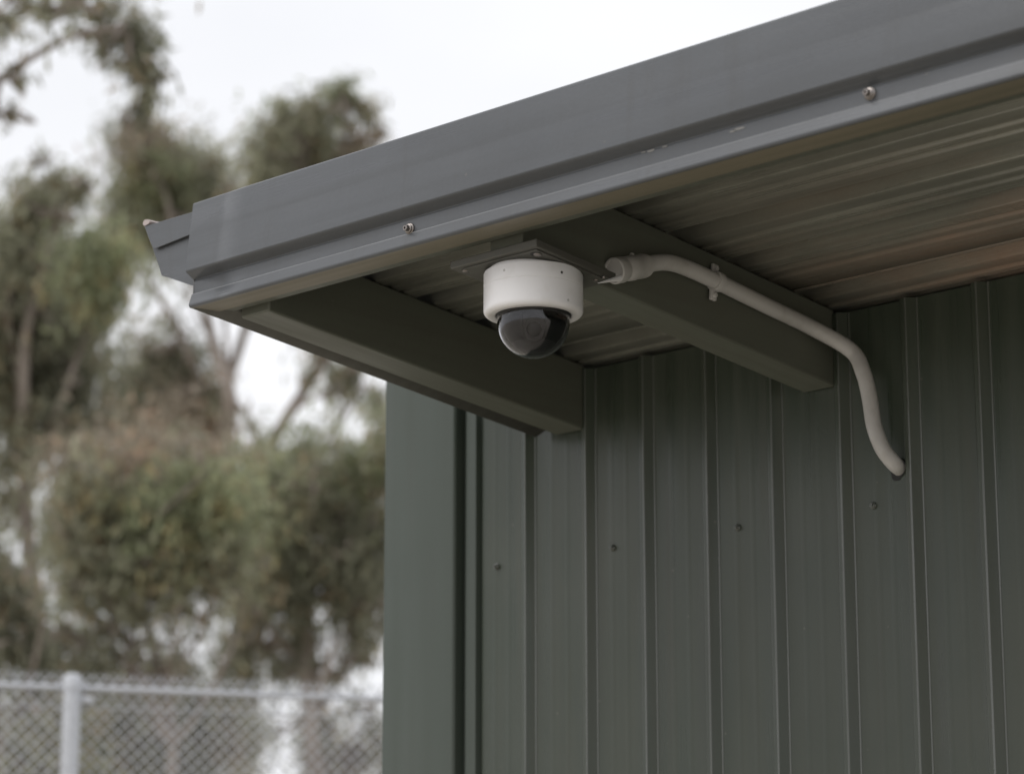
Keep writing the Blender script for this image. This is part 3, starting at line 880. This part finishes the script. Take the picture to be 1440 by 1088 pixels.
# 3: mid tree rising behind the gutter
tree(24, 325, 'gum tree with a forked pinkish trunk standing behind the gutter end', [
    ([(335, 1200), (345, 1000), (332, 850), (322, 700), (322, 610), (324, 545), (300, 480), (278, 400), (240, 300), (215, 230)], 15, 3),
    ([(324, 545), (340, 480), (352, 430), (345, 330), (310, 250)], 8, 2.5),
    ([(322, 610), (290, 540), (255, 470), (215, 400), (185, 320)], 7, 2),
    ([(324, 545), (318, 470), (300, 400), (290, 360)], 4, 2), ([(300, 480), (270, 430), (262, 380)], 3, 1.5), ([(340, 480), (372, 430), (395, 400)], 3, 1.5)],
    [(205, 205, 52, 34, BROWN, 1.1, 0), (212, 248, 58, 44, GREEN, 1.5, 0), (252, 290, 54, 40, GREEN, 1.2, .2), (180, 300, 52, 26, GREY, .9, 0), (300, 245, 24, 48, DARK, .9, 0),
     (282, 300, 40, 30, GREY, .9, 0), (325, 270, 20, 24, GREY, .5, 0), (232, 330, 40, 24, GREY, .8, 0), (300, 345, 50, 40, GREY, .8, 0),
     (205, 560, 56, 46, DARK, 1.1, .4), (255, 505, 40, 36, DARK, .8, .2), (205, 495, 24, 26, DARK, .5, 0), (265, 575, 56, 36, BROWN, .75, 0), (300, 560, 30, 30, GREY, .6, 0), (238, 450, 26, 24, GREY, .3, 0), (230, 230, 70, 55, GREY, 1.2, .6), (270, 300, 80, 50, GREY, 1.1, .8), (180, 320, 60, 40, GREY, .8, .7), (200, 540, 80, 60, GREY, .7, .8), (290, 560, 50, 40, BROWN, .5, .6), (195, 180, 40, 26, GREY, .9, .3), (240, 270, 90, 60, GREY, 1.2, 1.1), (215, 590, 100, 40, BROWN, .8, 1.0), (300, 600, 60, 30, BROWN, .7, .6), (230, 520, 60, 50, DARK, .9, .9)],
    3, 1.3)
# 4: tree above the fascia
tree(22, 465, 'gum tree with a rounded ragged top showing above the grey fascia', [
    ([(450, 1200), (440, 1000), (425, 880), (405, 740), (375, 640), (400, 590), (435, 535), (470, 490), (500, 430), (470, 300), (430, 210)], 13, 3),
    ([(375, 640), (350, 600), (330, 560)], 6, 3),
    ([(435, 535), (452, 500), (455, 470)], 4, 2), ([(400, 590), (425, 570), (470, 545), (500, 505)], 3.5, 1.5), ([(375, 640), (345, 590), (352, 560)], 3, 1.5),
    ([(405, 740), (450, 640), (500, 570), (520, 540)], 5, 2),
    ([(470, 300), (490, 200), (485, 140)], 5, 2)],
    [(385, 205, 48, 36, GREY, 1.4, 0), (440, 205, 52, 40, GREY, 1.5, .2), (400, 165, 30, 26, GREY, .9, 0), (455, 160, 46, 26, GREY, .9, 0), (478, 128, 32, 20, GREEN, 1.0, 0),
     (515, 150, 26, 20, GREY, .9, 0), (530, 178, 16, 18, GREY, .5, 0), (500, 210, 44, 30, BROWN, .8, 0), (425, 145, 24, 18, GREY, .5, 0), (395, 262, 60, 40, GREY, 1.0, 0), (480, 280, 70, 50, GREY, 1, 0),
     (455, 495, 34, 20, GREY, .7, 0), (490, 520, 26, 26, DARK, .6, 0), (530, 560, 24, 30, GREEN, .6, 0), (430, 530, 18, 16, GREY, .35, 0), (430, 200, 80, 50, GREEN, 1.2, .5), (370, 240, 50, 40, GREY, 1.0, .5), (480, 530, 50, 40, GREY, .5, .5)],
    4, 1.15)
# 5: low broad tree in the middle
tree(17, 240, 'low broad gum tree filling the middle left behind the fence', [
    ([(245, 1250), (240, 1050), (225, 950), (210, 860), (200, 760)], 9, 3),
    ([(240, 1050), (180, 930), (130, 860), (110, 760)], 6, 2),
    ([(225, 950), (275, 900), (300, 820)], 5, 2),
    ([(240, 1050), (160, 960), (90, 880)], 4, 2), ([(240, 1050), (200, 950), (165, 870), (150, 820)], 4, 2), ([(225, 950), (245, 900), (240, 840)], 3, 1.5), ([(225, 950), (190, 900), (185, 850)], 3, 1.5),
    ([(240, 1050), (300, 950), (330, 880), (335, 830)], 4, 2)],
    [(120, 690, 62, 50, GREY, 1.2, 0), (200, 665, 72, 44, BROWN, 1.1, .3), (215, 720, 84, 58, GREEN, 1.5, 0), (300, 700, 70, 58, GREEN, 1.2, 0), (130, 760, 66, 50, GREY, 1.3, 0),
     (220, 795, 84, 46, GREY, 1.4, 0), (310, 780, 66, 50, GREY, 1.2, 0), (110, 820, 50, 30, GREY, .8, 0), (100, 640, 40, 26, BROWN, .6, 0), (180, 850, 40, 22, GREY, .3, 0),
     (270, 850, 40, 22, GREY, .2, 0), (140, 905, 60, 26, DARK, .4, 0), (240, 930, 60, 20, DARK, .4, 0), (120, 940, 50, 22, DARK, .7, 0), (165, 690, 80, 60, GREY, 1.2, .6), (255, 740, 90, 70, GREY, 1.3, .7), (330, 740, 60, 70, GREEN, 1.1, .6), (160, 790, 90, 50, GREEN, 1.2, .8), (70, 900, 60, 40, DARK, .8, .5), (200, 880, 110, 30, GREY, .22, .8), (290, 640, 50, 30, BROWN, .5, .4), (200, 945, 90, 20, DARK, .9, .5), (200, 650, 130, 40, BROWN, 1.0, 1.0), (280, 680, 90, 50, GREY, 1.2, 1.1), (100, 740, 70, 80, GREY, 1.1, 1.0), (270, 780, 90, 40, GREY, .9, 1.2)],
    5, 1.15)
# 6: broad tree beside the shed corner
tree(19, 425, 'broad gum tree with drooping foliage beside the shed corner', [
    ([(440, 1200), (432, 1020), (425, 940), (430, 860), (440, 760), (450, 680)], 12, 3),
    ([(425, 940), (365, 860), (350, 780)], 6, 2),
    ([(432, 1020), (490, 930), (530, 850)], 6, 2),
    ([(430, 860), (480, 780), (510, 700)], 5, 2), ([(432, 1020), (455, 930), (475, 860), (480, 820)], 4, 2), ([(425, 940), (395, 890), (400, 830)], 3, 1.5), ([(490, 930), (480, 880), (500, 840)], 3, 1.5)],
    [(370, 690, 66, 52, GREEN, 1.2, 0), (440, 690, 66, 50, GREY, 1.3, 0), (510, 650, 46, 50, GREEN, 1.3, 0), (380, 770, 72, 54, GREY, 1.4, .2), (470, 770, 70, 56, DARK, 1.4, 0),
     (525, 740, 42, 60, DARK, 1.3, 0), (420, 820, 60, 34, DARK, 1.0, 0), (500, 850, 50, 40, DARK, 1.2, 0), (370, 850, 36, 34, GREY, .8, 0), (345, 905, 34, 34, DARK, .6, 0),
     (430, 905, 36, 26, GREY, .5, 0), (510, 905, 30, 24, DARK, .5, 0), (395, 935, 44, 20, DARK, .9, 0), (560, 620, 50, 60, GREY, 1.0, 0), (470, 950, 30, 16, DARK, .5, 0), (410, 700, 80, 60, GREY, 1.2, .7), (490, 700, 60, 80, GREY, 1.3, .8), (400, 800, 90, 50, GREY, 1.1, .8), (500, 800, 60, 60, GREY, 1.1, .6), (340, 880, 50, 50, GREY, .6, .5), (330, 940, 60, 22, DARK, .9, .4), (350, 670, 90, 34, GREY, 1.0, 1.0), (430, 640, 90, 40, GREEN, .9, 1.0), (330, 780, 60, 44, GREY, .8, 1.0), (500, 890, 50, 40, DARK, .3, .8), (420, 880, 40, 60, GREY, .3, .8), (540, 820, 30, 80, DARK, 1.1, .5)],
    6, 1.1)
# 7: dark clump at the lower left and growth behind the fence
tree(16, 5, 'short dark gum tree low at the left edge behind the fence post', [
    ([(5, 1300), (0, 1050), (-5, 900)], 10, 4), ([(0, 1050), (40, 960), (60, 880)], 5, 2)],
    [(14, 830, 52, 52, DARK, 1.6, 0), (20, 900, 58, 44, DARK, 1.5, 0), (60, 930, 40, 26, DARK, 1.0, 0), (-30, 780, 50, 50, DARK, 1.2, 0), (60, 1020, 70, 44, GREY, 1.1, 0), (40, 1085, 80, 40, GREY, 1.2, 0)],
    7, 1.0)
tree(20, 190, 'bushy young gum tree seen only through the fence mesh', [
    ([(190, 1300), (190, 1150), (200, 1060)], 8, 3), ([(190, 1150), (260, 1060)], 4, 2)],
    [(170, 1010, 70, 44, GREY, 1.2, 0), (260, 1010, 60, 44, GREY, 1.2, 0), (150, 1080, 80, 44, GREEN, 1.2, 0), (260, 1085, 70, 40, GREY, 1.3, 0), (320, 1050, 24, 50, BROWN, .7, 0), (250, 965, 80, 20, DARK, .8, 0), (130, 1000, 90, 40, DARK, 1.2, .5), (210, 1060, 120, 60, DARK, 1.3, .8), (300, 1000, 50, 50, GREY, 1.0, .4), (60, 1000, 80, 40, DARK, 1.2, .5), (100, 1050, 130, 70, GREY, 1.4, 1.2), (240, 1040, 110, 70, GREY, 1.4, 1.4), (320, 1010, 40, 60, DARK, 1.3, 1.0), (130, 950, 120, 24, DARK, 1.1, 1.0)],
    8, 1.0)
tree(22, 495, 'thin gum sapling at the foot of the shed corner behind the fence', [
    ([(470, 1300), (480, 1150), (500, 1050), (530, 990)], 6, 2), ([(480, 1150), (455, 1060), (440, 1000)], 5, 2)],
    [(450, 1010, 34, 40, GREY, .9, 0), (530, 1030, 30, 36, GREY, .9, 0), (470, 1075, 50, 30, BROWN, .9, 0), (545, 1085, 30, 30, GREY, .9, 0), (500, 990, 30, 20, GREY, .4, 0), (352, 1030, 24, 60, GREY, .9, 0), (440, 1050, 26, 50, DARK, .9, .3), (500, 1060, 50, 40, GREY, .8, .5)],
    9, 1.0)
